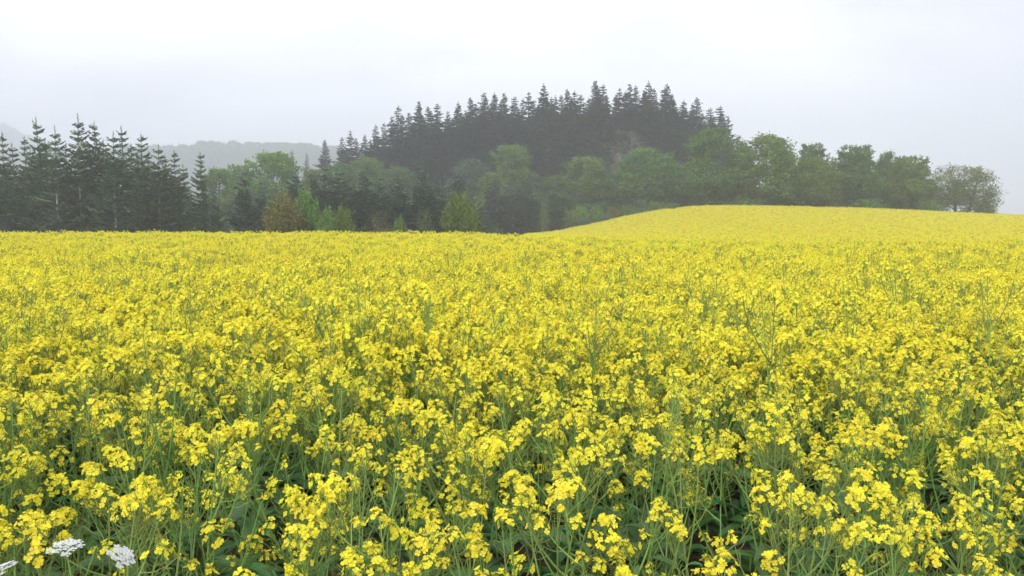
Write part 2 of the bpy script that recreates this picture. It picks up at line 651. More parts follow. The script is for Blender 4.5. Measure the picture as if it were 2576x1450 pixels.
# ------------------------------------------------------------------ scatter by instances (stuff only)
def scatter(name, protos_, pts, rots, scls, idx, label, cat):
    me = bpy.data.meshes.new(name)
    me.from_pydata([tuple(p) for p in pts], [], [])
    a = me.attributes.new('rot', 'FLOAT_VECTOR', 'POINT')
    a.data.foreach_set('vector', np.array(rots, float).ravel())
    a = me.attributes.new('scl', 'FLOAT_VECTOR', 'POINT')
    a.data.foreach_set('vector', np.array(scls, float).ravel())
    a = me.attributes.new('idx', 'INT', 'POINT')
    a.data.foreach_set('value', np.array(idx, int))
    src = bpy.data.collections.new(name + '_kinds')
    for i, p in enumerate(protos_):
        o = bpy.data.objects.new('%s_kind_%02d' % (name, i), p)
        src.objects.link(o)
    ng = bpy.data.node_groups.new(name, 'GeometryNodeTree')
    ng.interface.new_socket('Geometry', in_out='INPUT', socket_type='NodeSocketGeometry')
    ng.interface.new_socket('Geometry', in_out='OUTPUT', socket_type='NodeSocketGeometry')
    N = ng.nodes
    gi, go = N.new('NodeGroupInput'), N.new('NodeGroupOutput')
    ip = N.new('GeometryNodeInstanceOnPoints')
    ci = N.new('GeometryNodeCollectionInfo')
    ci.inputs['Collection'].default_value = src
    ci.inputs['Separate Children'].default_value = True
    ci.inputs['Reset Children'].default_value = True

    def na(nm, ty):
        n = N.new('GeometryNodeInputNamedAttribute')
        n.data_type = ty
        n.inputs['Name'].default_value = nm
        return next(s_ for s_ in n.outputs if s_.enabled and s_.name == 'Attribute')
    ng.links.new(gi.outputs[0], ip.inputs['Points'])
    ng.links.new(ci.outputs[0], ip.inputs['Instance'])
    ip.inputs['Pick Instance'].default_value = True
    ng.links.new(na('idx', 'INT'), ip.inputs['Instance Index'])
    ng.links.new(na('rot', 'FLOAT_VECTOR'), ip.inputs['Rotation'])
    ng.links.new(na('scl', 'FLOAT_VECTOR'), ip.inputs['Scale'])
    ng.links.new(ip.outputs[0], go.inputs[0])
    o = ob(name, me)
    md = o.modifiers.new('scatter', 'NODES')
    md.node_group = ng
    tag(o, label, cat, None, 'stuff')
    return o


PATCH = 1.5


def make_patch(seed, src):
    rg = random.Random(seed)
    mb = MB()
    for i in range(118):
        x, y = rg.uniform(-.5, .5) * PATCH, rg.uniform(-.5, .5) * PATCH
        s = rg.uniform(.84, 1.08)
        k = rg.choice([0, 1, 3, 4, 6, 7, 2, 0, 1, 4, 5, 6])
        mt = Matrix.Translation((x, y, 0)) @ Matrix.Rotation(rg.uniform(0, 6.28), 4, 'Z') @ Matrix.Scale(s, 4)
        mb.merge(src[k], mt)
    return mb


def crop_here(x, y):
    if y > 128:
        return False
    u = x / max(y, .1)
    if y > 50 and u < .02:
        return False
    return True


crop_protos = [m.mesh('crop_plant', CROP_MATS) for m in MERGED] + [make_patch(50 + i, MERGED if i < 3 else FULL).mesh('crop_patch', CROP_MATS) for i in range(6)]
P, RO, SC, IX = [], [], [], []
rng = random.Random(9)
NEAR_END = 15.0
# single plants between the nearest ones and 15 m
y = 1.95
n_single = 0
DENS = 56.0
for _ in range(int(DENS * 2 * (.68 * NEAR_END + 2.5) * (NEAR_END - 1.9))):
    x = rng.uniform(-1, 1) * (.68 * NEAR_END + 2.5)
    y = rng.uniform(1.9, NEAR_END)
    half = .68 * y + .25
    if y < FRONT_END and abs(x) < half + .12:
        continue
    if abs(x) > half + 2.2 or (y < FRONT_END and not front_ok(x, y)):
        continue
    # gaps: the crop stands in loose clumps near its edge
    g = math.sin(x * 2.7 + 1.3 * math.sin(y * 1.9)) * math.sin(y * 2.3 + 1.1 * math.sin(x * 1.7))
    if y < 7 and g < -.35 and rng.random() < .65:
        continue
    s = rng.uniform(.86, 1.08) * (1 + .04 * math.sin(x * .9) * math.sin(y * .8))
    if rng.random() < .02:
        s *= 1.12
    P.append((x, y, 0))
    RO.append((rng.gauss(0, .09), rng.gauss(0, .09), rng.uniform(0, 6.28)))
    SC.append((s, s, s))
    IX.append(rng.choice([0, 1, 3, 4, 6, 7, 2, 0, 1, 4, 5, 6]))
zs = ground([p[0] for p in P], [p[1] for p in P])
P = [(p[0], p[1], z) for p, z in zip(P, zs)]
# patches beyond
ny = int((128 - NEAR_END) / PATCH)
for j in range(ny):
    yy = NEAR_END + (j + .5) * PATCH
    half = .70 * yy + 3
    nx = int(half / PATCH)
    for i in range(-nx, nx + 1):
        x = i * PATCH + rng.uniform(-.1, .1)
        y = yy + rng.uniform(-.1, .1)
        if not crop_here(x, y):
            continue
        nrm = normal(x, y)
        q = Vector((0, 0, 1)).rotation_difference(nrm).to_matrix()
        e = (q @ Matrix.Rotation(rng.choice([0, 1, 2, 3]) * PI / 2, 3, 'Z')).to_euler()
        s = 1.03
        P.append((x, y, gz(x, y)))
        RO.append(tuple(e))
        tram = y > 60 and min(abs(x - 40 - .06 * y), abs(x - 62 - .06 * y), abs(x - 18 - .06 * y)) < PATCH * .5
        SC.append((s, s, s * rng.uniform(.96, 1.06) * (.86 if tram else 1)))
        IX.append((8 if y < 38 else 11) + rng.randrange(3))
print('crop instances', len(P))
# podded plants reaching above the rest, nearer by
for _ in range(110):
    y = rng.uniform(4.2, 13)
    x = rng.uniform(-.68, .68) * y
    s = rng.uniform(1.08, 1.24)
    P.append((x, y, gz(x, y)))
    RO.append((rng.gauss(0, .1), rng.gauss(0, .1), rng.uniform(0, 6.28)))
    SC.append((s, s, s))
    IX.append(rng.choice([2, 5]))
# odd taller plants that stand out along the crest of the field
for _ in range(220):
    y = rng.uniform(27, 38)
    x = rng.uniform(-.68, .12) * y
    s = rng.uniform(1.05, 1.22)
    P.append((x, y, gz(x, y)))
    RO.append((rng.uniform(-.05, .05), rng.uniform(-.05, .05), rng.uniform(0, 6.28)))
    SC.append((s, s, s))
    IX.append(rng.randrange(8))
scatter('rapeseed_crop', crop_protos, P, RO, SC, IX, 'dense yellow flowering rapeseed filling the field up to the hill crest', 'rapeseed crop')


# ------------------------------------------------------------------ trees
def conifer(seed, H, Rad, spacing, nper, style, gap=None, double=False, bare_top=.06):
    """trunk mesh, crown mesh. style 'fir': flat tiers, pale stem; 'spruce': drooping, dense."""
    rg = random.Random(seed)
    tr, cr = MB(), MB()
    sway = Vector((rg.uniform(-.15, .15), rg.uniform(-.15, .15), 0))
    pts = [Vector((sway.x * math.sin(t * 3), sway.y * math.sin(t * 2.5), H * t)) for t in [i / 10 for i in range(11)]]
    r0 = .008 * H
    tr.tube(pts, [r0 * (1 - .93 * i / 10) + .012 for i in range(11)], 6, 0)
    z = H * .03
    lop = rg.uniform(0, 6.28)
    while z < H * (1 - bare_top):
        t = z / H
        lop += rg.gauss(0, .5)
        prof = (1 - t) ** .85
        if style == 'fir':
            prof = min(1.0, (1 - t) ** .66 * 1.08 + .02)
        rr = Rad * prof * rg.uniform(.8, 1.12) + .06
        n = max(3, int(nper * (.55 + .45 * prof)))
        az0 = rg.uniform(0, 6.28)
        c0 = Vector((sway.x * math.sin(t * 3), sway.y * math.sin(t * 2.5), z))
        for i in range(n):
            jz = 0 if style == 'fir' else rg.uniform(-.5, .5) * spacing
            az = az0 + i * 2 * PI / n + rg.uniform(-.25, .25)
            if gap and t < gap[1] and t > gap[0] and abs((az + PI / 2 + PI) % (2 * PI) - PI) < .75:
                if rg.random() < .85:
                    continue
            if rg.random() < .08:
                continue
            ln = rr * (rg.uniform(.65, 1.2) if style == 'fir' else rg.uniform(.5, 1.3)) * (1 + .28 * math.cos(az - lop))
            if style == 'fir':
                e0, curl = rg.uniform(.05, .3) + .55 * t, .10
            else:
                e0, curl = rg.uniform(-.35, .0) + .75 * t, .22
            branch(tr, cr, rg, c0 + Vector((0, 0, rg.uniform(-.1, .1) + jz)), az, ln, e0, curl, style)
        z += spacing * rg.uniform(.75, 1.25) * (1.75 if style == 'fir' and t > .68 else 1)
    # leader
    top = pts[-1]
    ld = H * bare_top
    for k in range(2 if double else 1):
        off = Vector((.25 * k, .05 * k, -.3 * k))
        a = top - Vector((0, 0, ld)) + off * .2
        b = top + off
        tr.tube([a, a.lerp(b, .5) + off * .5, b + Vector((0, 0, .25))], [.03, .02, .008], 4, 0)
        for j in range(10):
            p = a.lerp(b, j / 10)
            az = rg.uniform(0, 6.28)
            d = Vector((math.cos(az), math.sin(az), 1.2)).normalized()
            spray(cr, p, d, .16, .05, rg)
    return tr, cr


def spray(cr, p, d, ln, wd, rg):
    a, b = perp(d)
    t = rg.uniform(-.7, .7)
    w = (a * math.cos(t) + b * math.sin(t)) * wd
    m = p + d * ln * .55
    cr.add([p, m + w, p + d * ln, m - w], [(0, 1, 2, 3)], 0)


def branch(tr, cr, rg, p, az, ln, e0, curl, style):
    h = Vector((math.cos(az), math.sin(az), 0))
    side = Vector((-h.y, h.x, 0))
    n = max(3, int(ln / (.17 if style == 'fir' else .22)))
    prev = p
    pts = [p]
    e = e0
    for i in range(n):
        if style == 'fir':
            e += curl / n * rg.uniform(0, 2)
        else:
            e += (curl * 2 / n) * (1 if i > n * .5 else -.6)
        prev = prev + (h * math.cos(e) + Vector((0, 0, math.sin(e)))) * (ln / n)
        pts.append(prev)
    tr.tube([pts[0], pts[len(pts) // 2], pts[-1]], [.012 + .008 * ln, .008 + .004 * ln, .004], 3, 0)
    for i in range(1, len(pts)):
        t = i / n
        d = (pts[i] - pts[i - 1]).normalized()
        w = (.20 + .40 * ln * (1 - t)) * rg.uniform(.75, 1.2)
        if t < .12 and ln > .8:
            continue
        for sgn in (-1, 1):
            sd = (d * .75 + side * sgn * rg.uniform(.6, 1.0) + Vector((0, 0, rg.uniform(-.18, .12) if style == 'fir' else rg.uniform(-.7, -.05)))).normalized()
            spray(cr, pts[i - 1].lerp(pts[i], rg.random()), sd, w, .10 if style == 'fir' else .17, rg)
            if w > .35:
                q = pts[i] + sd * w * .4
                for _ in range(3):
                    sd2 = (sd + d * rg.uniform(.2, .9) + Vector((0, 0, rg.uniform(-.3, .2) if style == 'fir' else rg.uniform(-.9, .0)))).normalized()
                    spray(cr, q, sd2, w * .65, .09 if style == 'fir' else .16, rg)
        spray(cr, pts[i - 1], d, ln / n * 1.6, .07 if style == 'fir' else .12, rg)


def dome(t, low):
    """Crown half-width at relative height t, from 0 to 1."""
    if t < low:
        x = t / low
        return .62 + .38 * math.sin(x * PI / 2)
    x = (t - low) / (1 - low)
    return math.sqrt(max(0, 1 - x ** 2.1))


def broadleaf(seed, H, W, low=.42, leaf=.30, n_limb=17, per=13, leaves=22, sigma=.36, trunk_r=.16, skirt=.04, stems=1, twig_tops=0):
    rg = random.Random(seed)
    tr, cr = MB(), MB()
    lob = [(rg.uniform(0, 6.28), rg.uniform(.1, .80), rg.uniform(.12, .26)) for _ in range(11)]

    def env(az, t):
        r = dome(t, low)
        k = 1.0
        for a, h, s in lob:
            da = abs((az - a + PI) % (2 * PI) - PI)
            k -= s * math.exp(-(da / .55) ** 2 - ((t - h) / .13) ** 2)
        return W / 2 * r * k

    bases = [Vector((rg.uniform(-.12, .12) * W * (stems > 1), rg.uniform(-.12, .12) * W * (stems > 1), -.1)) for _ in range(stems)]
    trunks = []
    for b in bases:
        tp = Vector((b.x * 2.2 + rg.uniform(-.05, .05) * W, b.y * 2.2 + rg.uniform(-.05, .05) * W, H * rg.uniform(.70, .82)))
        c = curve(b, tp, Vector((rg.uniform(-.03, .03), rg.uniform(-.03, .03), 0)) * H, 7)
        tr.tube(c, [trunk_r * (1 - .85 * i / 6) for i in range(7)], 6, 0)
        trunks.append(c)

    def cluster(p, n, sg):
        for _ in range(n):
            q = p + Vector((rg.gauss(0, sg), rg.gauss(0, sg), rg.gauss(0, sg * .7)))
            d = Vector((rg.gauss(0, 1), rg.gauss(0, 1), rg.gauss(0, .6))).normalized()
            s = leaf * rg.uniform(.6, 1.3)
            a, b = perp(d)
            t = rg.uniform(0, 6.28)
            w = (a * math.cos(t) + b * math.sin(t)) * s * .42
            cr.add([q, q + d * s * .5 + w, q + d * s, q + d * s * .5 - w], [(0, 1, 2, 3)], 0)

    tot = n_limb * stems
    for i in range(tot):
        c = trunks[i % stems]
        t0 = rg.uniform(.05, .55) if i % 3 else rg.uniform(.5, .95)
        x = t0 * 6
        k = min(int(x), 5)
        p = c[k].lerp(c[k + 1], x - k)
        az = i * 2.39996 + rg.uniform(-.35, .35)
        tt = min(.97, t0 * .72 + rg.uniform(.05, .42))
        r = env(az, tt) * rg.uniform(.72, .95)
        q = Vector((math.cos(az) * r, math.sin(az) * r, H * tt))
        lm = curve(p, q, Vector((0, 0, rg.uniform(-.02, .08) * H)), 6)
        rr = trunk_r * .38 * (1 - .5 * t0)
        tr.tube(lm, [rr * (1 - .8 * j / 5) for j in range(6)], 4, 0)
        for j in range(per):
            u = rg.uniform(.3, 1.0)
            y = u * 5
            k = min(int(y), 4)
            b0 = lm[k].lerp(lm[k + 1], y - k)
            a2 = az + rg.gauss(0, .75)
            t2 = max(skirt, min(.99, b0.z / H + rg.gauss(.02, .12)))
            r2 = env(a2, t2) * (1 - .55 * rg.random() ** 2)
            e = Vector((math.cos(a2) * r2, math.sin(a2) * r2, H * t2))
            mx = .34 * max(W, H * .6)
            if (e - b0).length > mx:
                e = b0 + (e - b0).normalized() * mx
            sb = curve(b0, e, Vector((0, 0, rg.uniform(0, .05) * H)), 4)
            tr.tube(sb, [rr * .42, rr * .3, rr * .2, rr * .1], 3, 0)
            for m in range(4):
                v = rg.uniform(.35, 1.0) * 3
                k2 = min(int(v), 2)
                cluster(sb[k2].lerp(sb[k2 + 1], v - k2) + Vector((rg.gauss(0, .15), rg.gauss(0, .15), rg.gauss(0, .15))), leaves, sigma)
    for _ in range(twig_tops):
        az = rg.uniform(0, 6.28)
        t2 = rg.uniform(.72, .95)
        r2 = env(az, t2) * rg.uniform(.5, 1)
        b0 = Vector((math.cos(az) * r2, math.sin(az) * r2, H * t2))
        d = Vector((math.cos(az) * .5 + rg.gauss(0, .25), math.sin(az) * .5 + rg.gauss(0, .25), rg.uniform(.5, 1.1)))
        e = b0 + d * rg.uniform(.5, 1.1)
        tr.tube(curve(b0, e, Vector((0, 0, .05)), 3), [.03, .02, .008], 3, 0)
        for v in (.35, .6, .8, 1.0):
            cluster(b0.lerp(e, v), max(3, leaves // 3), .13)
    return tr, cr


def shrub(seed, H, W, leaf=.17, n=75, leaves=16, sig=.18, upright=.8):
    """Many thin stems fanning up from the ground, leafy along their length."""
    rg = random.Random(seed)
    tr, cr = MB(), MB()
    for i in range(n):
        az = i * 2.39996 + rg.uniform(-.4, .4)
        f = math.sqrt((i + .5) / n)
        r = W / 2 * f * rg.uniform(.75, 1.08)
        h = H * (math.sqrt(max(.02, 1 - f ** 2.4)) * (1 - .25 * (1 - upright)) * rg.uniform(.78, 1.06))
        b = Vector((math.cos(az) * r * .18, math.sin(az) * r * .18, -.1))
        e = Vector((math.cos(az) * r, math.sin(az) * r, max(h, .25)))
        c = curve(b, e, Vector((math.cos(az), math.sin(az), 0)) * (r * .12) + Vector((0, 0, .06 * H)), 6)
        tr.tube(c, [.03, .024, .018, .013, .009, .005], 3, 0)
        for v in range(9):
            t = .16 + .84 * (v + rg.random()) / 9
            k = min(int(t * 5), 4)
            p = c[k].lerp(c[k + 1], t * 5 - k)
            for _ in range(leaves):
                q = p + Vector((rg.gauss(0, sig), rg.gauss(0, sig), rg.gauss(0, sig)))
                d = Vector((rg.gauss(0, 1), rg.gauss(0, 1), rg.gauss(.3, .7))).normalized()
                s = leaf * rg.uniform(.6, 1.3)
                a, bb = perp(d)
                th = rg.uniform(0, 6.28)
                w = (a * math.cos(th) + bb * math.sin(th)) * s * .42
                cr.add([q, q + d * s * .5 + w, q + d * s, q + d * s * .5 - w], [(0, 1, 2, 3)], 0)
    return tr, cr


KIND = {}


def reg(name, pair, H, W, bark_m, leaf_m):
    tr, cr = pair
    KIND[name] = dict(H=H, W=W, tr=tr, cr=cr, bark=M[bark_m], leaf=M[leaf_m],
                      trm=tr.mesh('trunk', [M[bark_m]]), crm=cr.mesh('crown', [M[leaf_m]]))


for i in range(5):
    reg('fir%d' % i, conifer(200 + i, 13, 2.1, .42, 8, 'fir', gap=(.22, .48) if i in (1, 3) else None, double=(i in (0, 4)),
                             bare_top=(.05, .08, .04, .06, .05)[i]), 13, 3.5, 'fir_bark', 'fir')
M['young_fir'] = leafy('young_fir_needles', (.165, .235, .155), trans=.15, dh=.015, dv=.4, noise=.15, nscale=.6)
for i in range(7):
    reg('spruce%d' % i, conifer(220 + i, 22, 3.9, .58, 10, 'spruce', double=(i in (3, 6)), bare_top=(.015, .02, .012, .015, .03, .01, .018)[i]), 22, 6.2, 'spruce_bark', 'spruce')
for i in range(3):
    reg('young%d' % i, conifer(240 + i, 9, 1.9, .33, 9, 'fir', bare_top=.03), 9, 3.4, 'fir_bark', 'young_fir')
BL = dict(bright='dec_bright', mid='dec_mid', dark='dec_dark', olive='dec_olive', brown='dec_brown', blue='blue_leaf')
WOODS = {i: broadleaf(300 + i, 11, 10, low=(.42, .35, .5)[i], twig_tops=(30, 60, 20)[i]) for i in range(3)}
for c, mname in BL.items():
    for i in range(3):
        if (c, i) in (('blue', 1), ('blue', 2), ('brown', 1), ('brown', 2)):
            continue
        tr, cr = WOODS[i]
        reg('broad_%s%d' % (c, i), (tr, cr), 11, 10, 'bark', mname)
reg('open_tree', broadleaf(330, 8.5, 10, low=.40, leaf=.17, n_limb=18, per=14, leaves=7, sigma=.30, trunk_r=.26, twig_tops=70, stems=2), 8.5, 10, 'bark', 'dec_olive')
reg('bare_tree', broadleaf(331, 12, 9, low=.6, leaf=.12, n_limb=14, per=13, leaves=1, sigma=.3, trunk_r=.20, twig_tops=20, stems=2), 12, 9, 'pale_bark', 'dec_brown')
SH = [shrub(340 + i, 4, 4.2) for i in range(3)]
for c, mname in BL.items():
    for i in range(3):
        reg('shrub_%s%d' % (c, i), SH[i], 4, 4.2, 'bark', mname)
THIN = shrub(350, 4, 3, leaf=.10, n=40, leaves=4, sig=.12)
reg('thin_olive', THIN, 4, 3, 'bark', 'dec_olive')
reg('thin_brown', THIN, 4, 3, 'bark', 'dec_brown')
LOWS = shrub(351, 1.4, 2.2, leaf=.13, n=36, leaves=12, sig=.12)
reg('low_mid', LOWS, 1.4, 2.2, 'bark', 'dec_mid')
reg('low_olive', LOWS, 1.4, 2.2, 'bark', 'dec_olive')
reg('low_bright', LOWS, 1.4, 2.2, 'bark', 'dec_bright')
reg('low_blue', LOWS, 1.4, 2.2, 'bark', 'blue_leaf')
reg('low_orange', LOWS, 1.4, 2.2, 'bark', 'orange')

TREE_RNG = random.Random(77)
TREES = {}


def plant_tree(kind, vx, vtop, Y, name, label, cat, group=None, vw=None, wf=1.0, rz=None, sink=.1):
    """A tree whose tip shows at (vx, vtop) and whose crown is vw wide in the photo."""
    d = KIND[kind]
    p = at(vx, vtop, Y)
    z0 = gz(p.x, Y) - sink
    sz = max(p.z - z0, .4) / d['H']
    if vw:
        sx = vw / K / F * Y / d['W']
    else:
        sx = sz * wf * TREE_RNG.uniform(.9, 1.1)
    if rz is None:
        rz = TREE_RNG.uniform(0, 6.28)
    if kind not in TREES:
        r = ob(name, None)
        ob('trunk', d['trm'], r)
        ob('crown', d['crm'], r)
        kids[r.name] = list(r.children)
        TREES[kind] = r
        r.rotation_euler = (0, 0, rz)
        r.scale = (sx, sx, sz)
        r.location = (p.x, Y, z0)
    else:
        r = copy_tree(TREES[kind], (p.x, Y, z0), rz, (sx, sx, sz))
        r.name = name
        if 'group' in r:
            del r['group']
    tag(r, label, cat, group)
    return r


# --- the tall firs on the left
GF = 'firs at the left end of the wood'
for (k, vx, vt, Y, lab, rz) in [
    (2, 6, 334, 80, 'dark fir cut off by the left edge of the picture', None),
    (2, 60, 344, 83, 'fir between the edge fir and the double-topped fir', None),
    (0, 88, 296, 80, 'tall double-topped fir left of the slender tiered fir', None),
    (1, 139, 316, 79, 'slender fir with widely spaced tiers left of the tallest fir', 0),
    (1, 197, 286, 80, 'tallest fir of the left group, with a long bare leader', 0),
    (4, 237, 307, 81, 'fir with a twin leader just right of the tallest left fir', None),
    (3, 284, 332, 78, 'fir with a pale bare trunk showing through its crown', 0),
    (2, 304, 318, 82, 'dense dark fir directly behind the pale-trunked fir', None),
    (4, 353, 338, 79, 'fir with forked leader right of the dense dark fir', None),
    (3, 398, 364, 79, 'lower fir with pale stem right of the forked-leader fir', 0),
    (2, 437, 378, 80, 'fir ending the closed left group, beside the pale green gap', None),
    (4, 502, 384, 77, 'forked-top fir standing by itself right of the closed left group', None),
]:
    plant_tree('fir%d' % k, vx, vt, Y, 'fir_tree', lab, 'fir tree', GF, rz=rz, wf=1.2)
for i, (vx, vt) in enumerate([(-40, 350), (30, 372), (75, 380), (112, 362), (165, 372), (215, 365), (262, 362), (328, 372), (375, 392), (418, 405), (460, 425),
                              (-15, 420), (45, 440), (98, 430), (150, 425), (182, 440), (232, 430), (275, 445), (320, 430), (362, 440), (408, 450), (446, 462)]):
    plant_tree('fir%d' % (2 if i % 3 else 4), vx, vt - (10 if i < 11 else 0), 86 + (i % 4) * 1.6 if i < 11 else 82.5 + (i % 3) * .8, 'fir_tree',
               'dark fir hidden in the mass of firs behind the front row on the left', 'fir tree', 'firs behind the left front row', wf=1.55 if i < 11 else 1.7)
for (k, vx, vt, Y, lab) in [
    (0, 538, 476, 76, 'short fir tucked against the right side of the forked-top fir'),
    (1, 614, 426, 78, 'conical blue-green fir left of the brown shrub'),
    (2, 655, 455, 79, 'narrow fir behind the left edge of the brown shrub'),
]:
    plant_tree('young%d' % k, vx, vt, Y, 'fir_tree', lab, 'fir tree', 'young firs along the wood edge', wf=1.0)

# --- young firs along the foot of the wood
for i, (vx, vt, Y, lab) in enumerate([
    (743, 446, 92, 'young fir showing above the bright green shrub'),
    (783, 447, 93, 'young fir behind the right side of the bright green shrub'),
    (820, 427, 94, 'pointed young fir above the small green and olive shrubs'),
    (857, 437, 95, 'young fir just right of the pointed one, above the olive shrub'),
    (913, 439, 96, 'grey-green young fir above the bare twiggy shrub'),
    (955, 452, 97, 'fuller young fir above the grey twiggy shrub'),
    (1004, 452, 98, 'young fir above the smallest green bush'),
    (1058, 427, 99, 'taller young fir behind the spindly olive shrub'),
    (1108, 462, 99, 'young fir left of the rounded yellow-green shrub'),
    (1150, 446, 101, 'young fir whose tip rises over the rounded yellow-green shrub'),
    (1236, 450, 104, 'dark young fir right of the rounded yellow-green shrub'),
    (1275, 462, 105, 'dark young fir with bare lower stem, left of the last pair'),
    (1318, 446, 107, 'young fir with a pale stem, the taller of the last pair'),
    (1392, 468, 112, 'rightmost young fir, next to the narrow yellowish bush'),
]):
    plant_tree('young%d' % (i % 3), vx, vt - 9, Y - 6 if vx < 1230 else 133 + i * .3, 'fir_tree', lab, 'fir tree', 'young firs along the wood edge', wf=1.5)
for i, vx in enumerate([700, 725, 765, 800, 840, 885, 935, 980, 1030, 1082, 1128, 1195, 1255, 1296, 1345]):
    plant_tree('young%d' % ((i + 1) % 3), vx, 478 + (i * 37) % 30, 100 + i % 4 if vx < 1230 else 135 + i % 4, 'fir_tree', 'small dark fir filling the shade behind the young firs', 'fir tree',
               'small firs in the shade of the wood edge', wf=1.6)

# --- spruces of the hilltop wood
SK = [
    (816, 353, 212, 'leftmost spruce of the hill wood, standing apart'),
    (861, 345, 206, 'thin spruce beside the second pointed spruce of the hill wood'),
    (882, 329, 206, 'second pointed spruce from the left end of the hill wood'),
    (918, 338, 208, 'low spruce right of the second pointed spruce'),
    (946, 314, 203, 'narrow spruce on the rising left skyline of the wood'),
    (967, 308, 203, 'narrow spruce close to the broad spire on the left skyline'),
    (1003, 266, 200, 'broad spire spruce, first tall one on the left skyline'),
    (1055, 257, 200, 'wide spruce right of the first tall spire'),
    (1100, 261, 202, 'feathery spruce between the wide one and the skyline dip'),
    (1126, 280, 204, 'small-topped spruce in the first dip of the skyline'),
    (1152, 256, 204, 'pencil-thin spruce just right of the first skyline dip'),
    (1184, 245, 203, 'spruce left of the four even spires'),
    (1216, 233, 202, 'first of the four even spires on the skyline'),
    (1245, 232, 203, 'second of the four even spires on the skyline'),
    (1267, 236, 204, 'third of the four even spires on the skyline'),
    (1296, 242, 202, 'fourth of the four even spires, standing clear'),
    (1331, 232, 203, 'spruce leaning in left of the mid-skyline peak'),
    (1369, 211, 200, 'spruce forming the mid-skyline peak above the bright dome tree'),
    (1397, 240, 204, 'lower spruce right of the mid-skyline peak'),
    (1428, 224, 202, 'spruce left of the notch before the high crowns'),
    (1447, 228, 201, 'spruce at the edge of the skyline notch'),
    (1496, 205, 198, 'dark pointed spruce, first of the highest crowns'),
    (1519, 212, 203, 'thin-topped spruce right of the dark pointed one'),
    (1560, 222, 202, 'broad spruce above the leafless pale tree'),
    (1584, 212, 204, 'thin-topped spruce left of the wide crown'),
    (1631, 204, 199, 'wide-crowned spruce, highest tip of the wood'),
    (1680, 211, 198, 'heavy dark spruce right of the highest tip'),
    (1720, 252, 200, 'spruce stepping down right of the heavy dark one'),
    (1753, 245, 199, 'twin-tipped spruce on the falling right skyline'),
    (1787, 271, 200, 'low spruce in the dip before the last spruce'),
    (1814, 267, 197, 'last dark spruce at the right end of the hill wood'),
    (1831, 292, 199, 'small spruce on the outer right edge of the hill wood'),
]
for i, (vx, vt, Y, lab) in enumerate(SK):
    plant_tree('spruce%d' % (3 if lab.startswith('twin') else (0, 4, 1, 5, 2, 6)[(i * 5 + i // 6) % 6]), vx, vt, Y, 'spruce_tree', lab, 'spruce tree', 'spruces on the skyline of the hill wood', wf=1.7 if vx < 1700 else 2.0)
for i in range(42):
    vx = 895 + i * 22.5 + (i * 53) % 13
    sky = np.interp(vx, [s[0] for s in SK], [s[1] for s in SK])
    vt = sky + 17 + (i * 29) % 46
    plant_tree('spruce%d' % ((i * 3) % 7), vx, vt, 188 + (i * 7) % 12, 'spruce_tree', 'grey-green spruce in the closed face of the hill wood below its skyline', 'spruce tree',
               'spruces in the face of the hill wood', wf=1.85)
for i in range(34):
    vx = 985 + i * 25 + (i * 37) % 19
    sky = np.interp(vx, [s[0] for s in SK], [s[1] for s in SK])
    plant_tree('spruce%d' % ((i * 5 + 2) % 7), vx, sky + 6 + (i * 41) % 24, 207 + (i * 3) % 5, 'spruce_tree', 'spruce tip crowded between the taller skyline spires of the hill wood',
               'spruce tree', 'spruces between the skyline spires', wf=1.9)
for i in range(20):
    vx = 930 + i * 45 + (i * 31) % 20
    plant_tree('spruce%d' % ((i + 1) % 3), vx, 352 + (i * 23) % 40, 176 + (i * 5) % 6, 'spruce_tree', 'lower spruce at the shaded foot of the hill wood', 'spruce tree',
               'spruces at the foot of the hill wood', wf=2.0)
plant_tree('spruce0', 735, 379, 330, 'spruce_tree', 'thin misty spruce behind the bright green trees, nearer the far hill', 'spruce tree', vw=34)
plant_tree('spruce1', 771, 385, 330, 'spruce_tree', 'second thin misty spruce, between the first misty one and the hill wood', 'spruce tree', vw=38)

